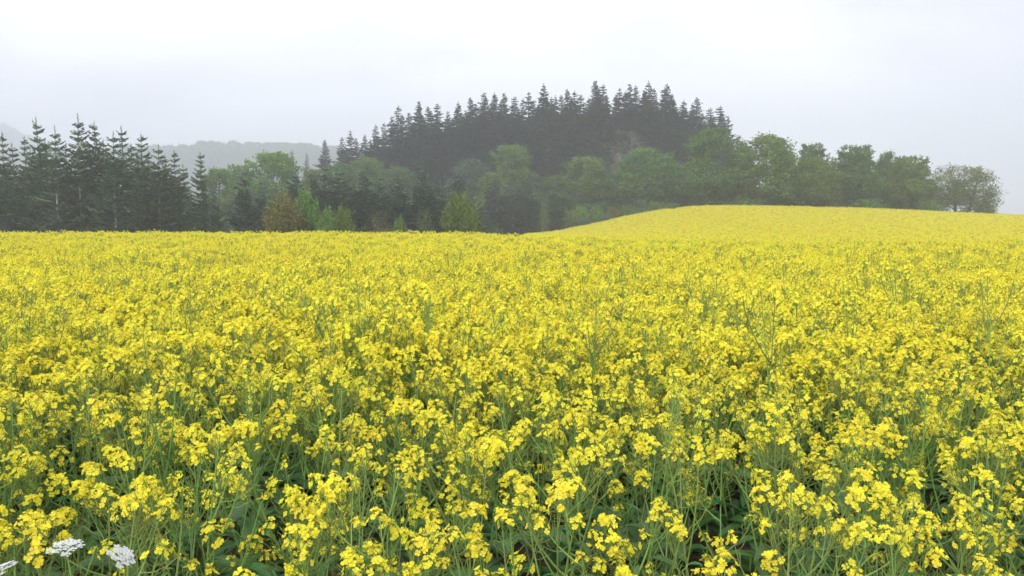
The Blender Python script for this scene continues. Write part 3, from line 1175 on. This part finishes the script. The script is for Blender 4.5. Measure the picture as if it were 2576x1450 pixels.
# --- broadleaf trees
GB = 'broadleaf trees at the wood edge'
for (kind, vx, vt, w, Y, lab) in [
    ('broad_mid0', 548, 432, 120, 140, 'pale green tree in the gap right of the forked-top fir'),
    ('broad_bright1', 600, 415, 110, 148, 'pale green tree behind the conical blue-green fir'),
    ('broad_bright0', 685, 392, 175, 150, 'bright spring-green tree in front of the misty far hill'),
    ('broad_olive1', 800, 425, 130, 145, 'dull olive tree below the misty spruces'),
    ('broad_dark2', 856, 416, 120, 155, 'green tree below the second pointed spruce'),
    ('broad_mid1', 922, 396, 120, 168, 'green tree at the left foot of the hill wood'),
    ('broad_dark1', 1000, 420, 120, 160, 'dark tree below the broad spire spruce'),
    ('broad_blue0', 1185, 407, 120, 162, 'bluish green tree left of the bright dome tree'),
    ('broad_mid0', 1283, 372, 140, 168, 'bright green tree with loose crown below the mid-skyline peak'),
    ('broad_olive0', 1238, 440, 100, 155, 'yellowish low crown under the left side of the bright loose tree'),
    ('broad_dark0', 1400, 448, 130, 158, 'dark low tree between the bright loose tree and the domed trees'),
    ('broad_mid0', 1470, 401, 150, 160, 'smaller green domed tree left of the big rounded dome'),
    ('broad_dark2', 1545, 440, 110, 160, 'dark tree wedged between the two domed trees'),
    ('broad_mid2', 1632, 379, 185, 156, 'big rounded dome tree below the leafless pale tree'),
    ('broad_dark0', 1795, 332, 165, 139, 'tall dark green tree touching the right end of the hill wood'),
    ('broad_dark1', 1738, 420, 110, 156, 'shaded tree right of the big rounded dome'),
    ('broad_dark2', 1862, 362, 80, 145, 'thin-topped tree between the tall dark tree and the rugged green one'),
    ('broad_mid2', 1932, 345, 180, 137, 'rugged green tree with feathery top, tallest right of the hill wood'),
    ('broad_dark1', 2040, 362, 95, 146, 'dark branchy tree top rising behind the yellowish rounded tree'),
    ('broad_olive2', 2052, 402, 140, 136, 'yellowish rounded tree on the crest of the field'),
    ('broad_dark1', 2158, 366, 130, 138, 'dark green tree with a ragged top right of the yellowish one'),
    ('broad_dark2', 2240, 388, 90, 143, 'narrow dark tree behind the last dense tree'),
    ('broad_olive1', 2293, 394, 130, 138, 'last dense olive-green tree before the open see-through tree'),
    ('open_tree', 2418, 420, 190, 137, 'open see-through tree with visible limbs at the right end'),
]:
    plant_tree(kind, vx, vt, Y, 'broadleaf_tree', lab, 'tree', GB, vw=w * 1.08)
for (kind, vx, vt, w, lab) in [
    ('shrub_dark0', 1835, 452, 130, 'dark shrub at the foot of the tall dark green tree'),
    ('shrub_mid1', 1905, 462, 120, 'green shrub under the left half of the rugged green tree'),
    ('shrub_dark1', 1985, 458, 120, 'dark shrub between the rugged green tree and the yellowish one'),
    ('shrub_olive2', 2080, 470, 110, 'olive shrub under the yellowish rounded tree'),
    ('shrub_dark2', 2150, 462, 120, 'dark shrub under the ragged-topped tree'),
    ('shrub_mid0', 2225, 470, 110, 'green shrub between the ragged-topped tree and the last dense tree'),
    ('shrub_olive0', 2300, 474, 120, 'olive shrub under the last dense olive-green tree'),
]:
    plant_tree(kind, vx, vt, 140, 'shrub', lab, 'shrub', 'shrubs under the trees on the field crest', vw=w)
plant_tree('bare_tree', 1575, 326, 165, 'bare_tree', 'leafless pale-limbed tree in front of the hill wood', 'tree', vw=130)

# --- shrubs along the field edge
GS = 'shrubs along the far field edge'
for (kind, vx, vt, w, Y, lab) in [
    ('shrub_brown0', 715, 480, 118, 68, 'rounded brownish shrub with young leaves'),
    ('shrub_bright1', 770, 470, 78, 70, 'leggy bright green shrub leaning out of the brownish one'),
    ('shrub_bright2', 826, 517, 62, 67, 'small bright green shrub left of the olive shrub'),
    ('shrub_olive0', 864, 512, 62, 68, 'small rounded olive shrub'),
    ('thin_brown', 952, 512, 80, 72, 'grey twiggy shrub with hardly any leaves'),
    ('shrub_mid1', 1004, 540, 48, 72, 'smallest green bush at the field edge'),
    ('thin_olive', 1068, 505, 56, 74, 'spindly olive shrub with upright shoots'),
    ('shrub_olive1', 1160, 477, 104, 74, 'rounded yellow-green shrub, the fullest at the field edge'),
    ('thin_olive', 1246, 553, 60, 86, 'low thin bush right of the rounded yellow-green shrub'),
    ('thin_olive', 1369, 490, 34, 132, 'narrow thin yellowish bush beside the rightmost young fir'),
]:
    plant_tree(kind, vx, vt, Y, 'shrub', lab, 'shrub', GS, vw=w * 1.05)
for (kind, vx, vt, w, Y, lab) in [
    ('low_orange', 1542, 521, 44, 150, 'orange-blossomed low bush on the grassy bank'),
    ('low_bright', 1460, 517, 46, 146, 'bright little bush on the bank left of the orange one'),
    ('low_bright', 1502, 520, 40, 148, 'bright bush touching the orange-blossomed one'),
    ('low_olive', 1420, 528, 60, 143, 'olive bush at the left end of the grassy bank'),
    ('low_mid', 1585, 518, 60, 150, 'green bush on the bank right of the orange one'),
    ('low_mid', 1650, 508, 70, 148, 'wide green bush under the big rounded dome tree'),
    ('low_blue', 1480, 548, 46, 137, 'greyish bush low on the bank above the yellow crop'),
    ('low_blue', 1530, 543, 46, 136, 'bluish bush on the bank just below the orange one'),
    ('low_blue', 1592, 533, 50, 135, 'bluish bush at the upper end of the bank'),
    ('low_blue', 1425, 560, 46, 138, 'greyish bush at the lower left foot of the bank'),
    ('low_olive', 1965, 512, 20, 133, 'tiny bush against the rugged green tree on the crest'),
    ('low_olive', 2478, 512, 60, 134, 'low bush right of the open see-through tree'),
    ('low_mid', 2340, 505, 70, 134, 'low bush between the last dense tree and the open tree'),
    ('low_mid', 2180, 500, 90, 134, 'wide low bush under the ragged-topped tree'),
    ('low_mid', 1880, 500, 90, 134, 'wide low bush under the rugged green tree'),
]:
    plant_tree(kind, vx, vt, Y, 'low_bush', lab, 'bush', 'low bushes on the bank and crest', vw=w)

# ------------------------------------------------------------------ ground, verge grass, hills
xs = np.unique(np.concatenate([np.linspace(-10, 10, 41), np.linspace(-60, 120, 121), np.linspace(-400, 400, 81), np.linspace(-2200, 2200, 41)]))
ys = np.unique(np.concatenate([np.linspace(-40, 0, 9), np.linspace(0, 12, 25), np.linspace(12, 240, 153), np.linspace(240, 2250, 50)]))
X, Yg = np.meshgrid(xs, ys)
Z = ground(X.ravel(), Yg.ravel())
Z = Z + np.where((Yg.ravel() < 14), .015 * np.sin(X.ravel() * 9) * np.sin(Yg.ravel() * 8.3), 0)
nx = len(xs)
vs = np.stack([X.ravel(), Yg.ravel(), Z], 1)
fs = [(j * nx + i, j * nx + i + 1, (j + 1) * nx + i + 1, (j + 1) * nx + i) for j in range(len(ys) - 1) for i in range(nx - 1)]
me = bpy.data.meshes.new('ground')
me.from_pydata(vs.tolist(), [], fs)
me.materials.append(M['ground'])
me.polygons.foreach_set('use_smooth', [True] * len(fs))
tag(ob('ground', me), 'brown soil and grass ground rising to the hill', 'ground', None, 'structure')


def tuft(seed):
    rg = random.Random(seed)
    mb = MB()
    for _ in range(60):
        a = rg.uniform(0, 6.28)
        p = Vector((rg.gauss(0, .35), rg.gauss(0, .35), -.03))
        d = Vector((math.cos(a) * .5, math.sin(a) * .5, 1)).normalized()
        l = rg.uniform(.25, .7)
        w = Vector((-math.sin(a), math.cos(a), 0)) * .02
        m = p + d * l * .6
        e = p + d * l + Vector((math.cos(a), math.sin(a), 0)) * l * .25
        mb.add([p - w, p + w, m + w * .8, e, m - w * .8], [(0, 1, 2, 4), (4, 2, 3)], 0)
    return mb


rng = random.Random(21)
P, RO, SC, IX = [], [], [], []
for _ in range(9000):
    y = rng.uniform(129, 165)
    x = rng.uniform(-.1, .72) * y
    P.append((x, y, gz(x, y)))
    RO.append((0, 0, rng.uniform(0, 6.28)))
    s = rng.uniform(.7, 1.5)
    SC.append((s, s, s))
    IX.append(rng.randrange(3))
for _ in range(2500):
    y = rng.uniform(52, 90)
    x = rng.uniform(-.7, .0) * y
    P.append((x, y, gz(x, y)))
    RO.append((0, 0, rng.uniform(0, 6.28)))
    s = rng.uniform(.7, 1.4)
    SC.append((s, s, s))
    IX.append(rng.randrange(3))
scatter('verge_grass', [tuft(i).mesh('grass_tuft', [M['grass']]) for i in range(3)], P, RO, SC, IX, 'rough green grass on the bank between field and wood', 'grass')


def hill_z(x, y):
    """Two wooded ridges in the mist: one behind the gap, a higher one far left."""
    u = x / y
    r1 = np.interp(u, [-.95, -.60, -.50, -.44, -.38, -.28, -.22, -.1, .1, .4], [58, 62, 66, 68, 72, 71, 66, 50, 20, -5])
    r2 = np.interp(u, [-1.1, -.72, -.64, -.59, -.54, -.45], [180, 172, 152, 122, 84, 30])
    f1 = np.clip((y - 520) / 330, 0, 1)
    f1 = f1 * f1 * (3 - 2 * f1)
    f2 = np.clip((y - 980) / 350, 0, 1)
    f2 = f2 * f2 * (3 - 2 * f2)
    return -6 + (r1 + 6) * f1 * np.clip((1250 - y) / 300, .35, 1) , -6 + np.maximum(r2 + 6, 0) * f2


NX, NY = 190, 110
hx = np.linspace(-1450, 500, NX)
hy = np.linspace(520, 1600, NY)
HX, HY = np.meshgrid(hx, hy)
z1, z2 = hill_z(HX.ravel(), HY.ravel())
HZ = np.maximum(z1, z2)
HX *= 1.35
HY *= 1.35
HZ *= 1.35
HZ += 2 * np.sin(HX.ravel() * .021) * np.sin(HY.ravel() * .017)
fs = [(j * NX + i, j * NX + i + 1, (j + 1) * NX + i + 1, (j + 1) * NX + i) for j in range(NY - 1) for i in range(NX - 1)]
me = bpy.data.meshes.new('hills')
me.from_pydata(np.stack([HX.ravel(), HY.ravel(), HZ], 1).tolist(), [], fs)
me.materials.append(M['hill'])
me.polygons.foreach_set('use_smooth', [True] * len(fs))
tag(ob('hills', me), 'wooded hills fading into the low cloud', 'hills', None, 'structure')

rng = random.Random(33)
P, RO, SC, IX = [], [], [], []
for _ in range(11000):
    y = rng.uniform(560, 1330)
    u = rng.uniform(-.80, .06)
    x = u * y
    a, b = hill_z(np.array([x]), np.array([y]))
    z = max(float(a[0]), float(b[0]))
    if z < 4:
        continue
    con = rng.random() < (.6 if u < -.34 else .1)
    P.append((x * 1.35, y * 1.35, z * 1.35 - 2))
    RO.append((0, 0, rng.uniform(0, 6.28)))
    if con:
        s = rng.uniform(.6, 1.1)
        SC.append((s * 1.1, s * 1.1, s))
        IX.append(rng.randrange(2))
    else:
        s = rng.uniform(1.0, 2.0)
        SC.append((s * 1.3, s * 1.3, s))
        IX.append(2 + rng.randrange(2))
scatter('distant_wood', [KIND['spruce0']['crm'], KIND['spruce1']['crm'], KIND['broad_mid0']['crm'], KIND['broad_dark2']['crm']], P, RO, SC, IX,
        'far-off wood covering the misty hills', 'wood')

# ------------------------------------------------------------------ cow parsley in the lower left corner


def umbel(seed, Rr):
    rg = random.Random(seed)
    fl, rays = MB(), MB()
    for i in range(13):
        az = i * 2.39996
        f = math.sqrt((i + .4) / 13)
        c = Vector((math.cos(az) * Rr * f, math.sin(az) * Rr * f, Rr * .55 - Rr * .35 * f * f))
        rays.tube([Vector((0, 0, -.01)), c * .5 + Vector((0, 0, -.004)), c], [.0012, .0009, .0007], 3, 0)
        for j in range(10):
            a2 = j * 2.4
            g = math.sqrt((j + .3) / 10) * Rr * .30
            q = c + Vector((math.cos(a2) * g, math.sin(a2) * g, .006 + rg.uniform(-.002, .002)))
            rays.tube([c, q], [.0005, .0004], 3, 0)
            for k in range(5):
                t = k * 2 * PI / 5 + rg.uniform(-.2, .2)
                r = Vector((math.cos(t), math.sin(t), rg.uniform(.0, .4)))
                w = Vector((-math.sin(t), math.cos(t), 0)) * .0016
                fl.add([q, q + r * .0024 + w, q + r * .0042, q + r * .0024 - w], [(0, 1, 2, 3)], 0)
    return fl, rays


UM = [umbel(1, .036), umbel(2, .031)]
UMF = [u[0].mesh('umbel', [M['white']]) for u in UM]
UMR = [u[1].mesh('rays', [M['stem']]) for u in UM]
for (vx, vy, Y, k, tilt, lab) in [
    (168, 1392, 1.93, 0, (.12, .1), 'cow parsley with a flat white umbel facing up, nearest the corner rapeseed heads'),
    (298, 1410, 1.90, 1, (.15, .75), 'cow parsley whose white umbel tilts to the right'),
    (12, 1446, 1.86, 1, (.1, -.3), 'cow parsley half cut off by the left edge of the picture'),
]:
    p = at(vx, vy, Y)
    g0 = gz(p.x, Y)
    r = ob('cow_parsley', None)
    r.location = (p.x, Y, g0)
    tag(r, lab, 'wildflower', 'white cow parsley at the field edge')
    h = p.z - g0
    sm = MB()
    tip = Vector((0, 0, h))
    base = Vector((random.Random(vx).uniform(-.08, .08), .05, -.05))
    c = curve(base, tip, Vector((.03, -.02, 0)), 7)
    sm.tube(c, [.0042, .004, .0036, .0032, .0028, .0023, .0018], 5, 0)
    rg = random.Random(vx + 1)
    ob('stem', sm.mesh('stem', [M['stem']]), r)
    lf = MB()
    for t in (1, 2, 3):
        az = rg.uniform(0, 6.28)
        d = Vector((math.cos(az), math.sin(az), .6)).normalized()
        for s_ in range(9):
            o = c[t] + d * (.025 + .022 * s_)
            for sg in (-1, 1):
                sd = (d * .6 + d.cross(Vector((0, 0, 1))) * sg + Vector((0, 0, -.1))).normalized()
                leaf_blade(lf, rg, o, sd, .06 * (1 - s_ * .09), .016, .2, 0, 3)
        lf.tube([c[t], c[t] + d * .2], [.0014, .0006], 3, 0)
    ob('foliage', lf.mesh('foliage', [M['leaf']]), r)
    hd = ob('umbel', UMF[k], r)
    hd.location = tip
    hd.rotation_euler = (tilt[0], tilt[1], 0)
    ry = ob('rays', UMR[k], r)
    ry.location = tip
    ry.rotation_euler = (tilt[0], tilt[1], 0)

# ------------------------------------------------------------------ mist
HAZE = 0.0011
bm = MB()
x0, x1, y0, y1, z0, z1 = -2300, 2300, -60, 2300, -12, 310
bm.add([(x0, y0, z0), (x1, y0, z0), (x1, y1, z0), (x0, y1, z0), (x0, y0, z1), (x1, y0, z1), (x1, y1, z1), (x0, y1, z1)],
       [(0, 3, 2, 1), (4, 5, 6, 7), (0, 1, 5, 4), (1, 2, 6, 5), (2, 3, 7, 6), (3, 0, 4, 7)])
hm, nt, out = new_mat('haze')
pv = nt.nodes.new('ShaderNodeVolumePrincipled')
pv.inputs['Color'].default_value = (.93, .955, 1.0, 1)
pv.inputs['Density'].default_value = HAZE
pv.inputs['Anisotropy'].default_value = .2
L(nt, pv.outputs[0], out.inputs['Volume'])
tag(ob('haze', bm.mesh('haze', [hm])), 'thin damp mist over field, wood and hills', 'haze', None, 'stuff')

# ------------------------------------------------------------------ sky and sun
SUN_EL, SUN_AZ = R(40), R(203)       # behind the camera, a little to the left
w = bpy.data.worlds.new('World')
S.world = w
w.use_nodes = True
nt = w.node_tree
nt.nodes.clear()
N = nt.nodes
out = N.new('ShaderNodeOutputWorld')
sky = N.new('ShaderNodeTexSky')
sky.sky_type = 'NISHITA'
sky.sun_disc = False
sky.sun_elevation = SUN_EL
sky.sun_rotation = SUN_AZ
bg1 = N.new('ShaderNodeBackground')
bg1.inputs['Strength'].default_value = .1
L(nt, sky.outputs[0], bg1.inputs['Color'])
tc = N.new('ShaderNodeTexCoord')
mp = N.new('ShaderNodeMapping')
mp.inputs['Scale'].default_value = (1.0, 1.0, 2.6)
mp.inputs['Location'].default_value = (1.4, .15, .9)
L(nt, tc.outputs['Generated'], mp.inputs['Vector'])
cl = N.new('ShaderNodeTexNoise')
cl.inputs['Scale'].default_value = 2.3
cl.inputs['Detail'].default_value = 5
cl.inputs['Roughness'].default_value = .5
cl.inputs['Distortion'].default_value = .4
L(nt, mp.outputs[0], cl.inputs['Vector'])
ramp = N.new('ShaderNodeValToRGB')
e = ramp.color_ramp.elements
e[0].position, e[0].color = .37, (.60, .605, .72, 1)
e[1].position, e[1].color = .64, (1.10, 1.115, 1.15, 1)
# the cloud layer is thinnest, and so brightest, over the wood
dp = N.new('ShaderNodeVectorMath')
dp.operation = 'DOT_PRODUCT'
dp.inputs[1].default_value = Vector((.02, .97, .24)).normalized()
L(nt, tc.outputs['Generated'], dp.inputs[0])
th = N.new('ShaderNodeMapRange')
th.interpolation_type = 'SMOOTHSTEP'
th.inputs['From Min'].default_value = .80
th.inputs['From Max'].default_value = 1.0
th.inputs['To Min'].default_value = -.02
th.inputs['To Max'].default_value = .08
L(nt, dp.outputs['Value'], th.inputs['Value'])
sm = N.new('ShaderNodeMath')
sm.operation = 'ADD'
L(nt, cl.outputs['Fac'], sm.inputs[0])
L(nt, th.outputs['Result'], sm.inputs[1])
L(nt, sm.outputs[0], ramp.inputs['Fac'])
bg2 = N.new('ShaderNodeBackground')
bg2.inputs['Strength'].default_value = 1.2
L(nt, ramp.outputs['Color'], bg2.inputs['Color'])
mix = N.new('ShaderNodeMixShader')
mix.inputs['Fac'].default_value = .93
L(nt, bg1.outputs[0], mix.inputs[1])
L(nt, bg2.outputs[0], mix.inputs[2])
L(nt, mix.outputs[0], out.inputs['Surface'])

sl = bpy.data.lights.new('sun', 'SUN')
sl.energy = 1.5
sl.angle = R(25)
sl.color = (1, .97, .92)
so = ob('sun', sl)
# direction towards the sun: rotation measured from +Y, clockwise
dv = Vector((math.sin(SUN_AZ) * math.cos(SUN_EL), math.cos(SUN_AZ) * math.cos(SUN_EL), math.sin(SUN_EL)))
so.rotation_euler = dv.to_track_quat('Z', 'Y').to_euler()
so.location = (-30, -40, 80)

# ------------------------------------------------------------------ camera and render settings
cam = bpy.data.cameras.new('camera')
cam.sensor_width = 36
cam.lens = 36 * F / 1024
cam.clip_start = .05
cam.clip_end = 6000
co = ob('camera', cam)
co.location = (0, 0, CAM_Z)
co.rotation_euler = (PI / 2 - PITCH, 0, 0)
S.camera = co

S.view_settings.view_transform = 'Standard'
S.view_settings.look = 'None'
S.view_settings.exposure = 0.57
S.view_settings.gamma = 1.0
S.render.engine = 'CYCLES'
c = S.cycles
c.use_denoising = True
c.max_bounces = 7
c.diffuse_bounces = 4
c.glossy_bounces = 2
c.transmission_bounces = 4
c.transparent_max_bounces = 4
c.volume_bounces = 2
c.use_adaptive_sampling = True
c.adaptive_threshold = .02
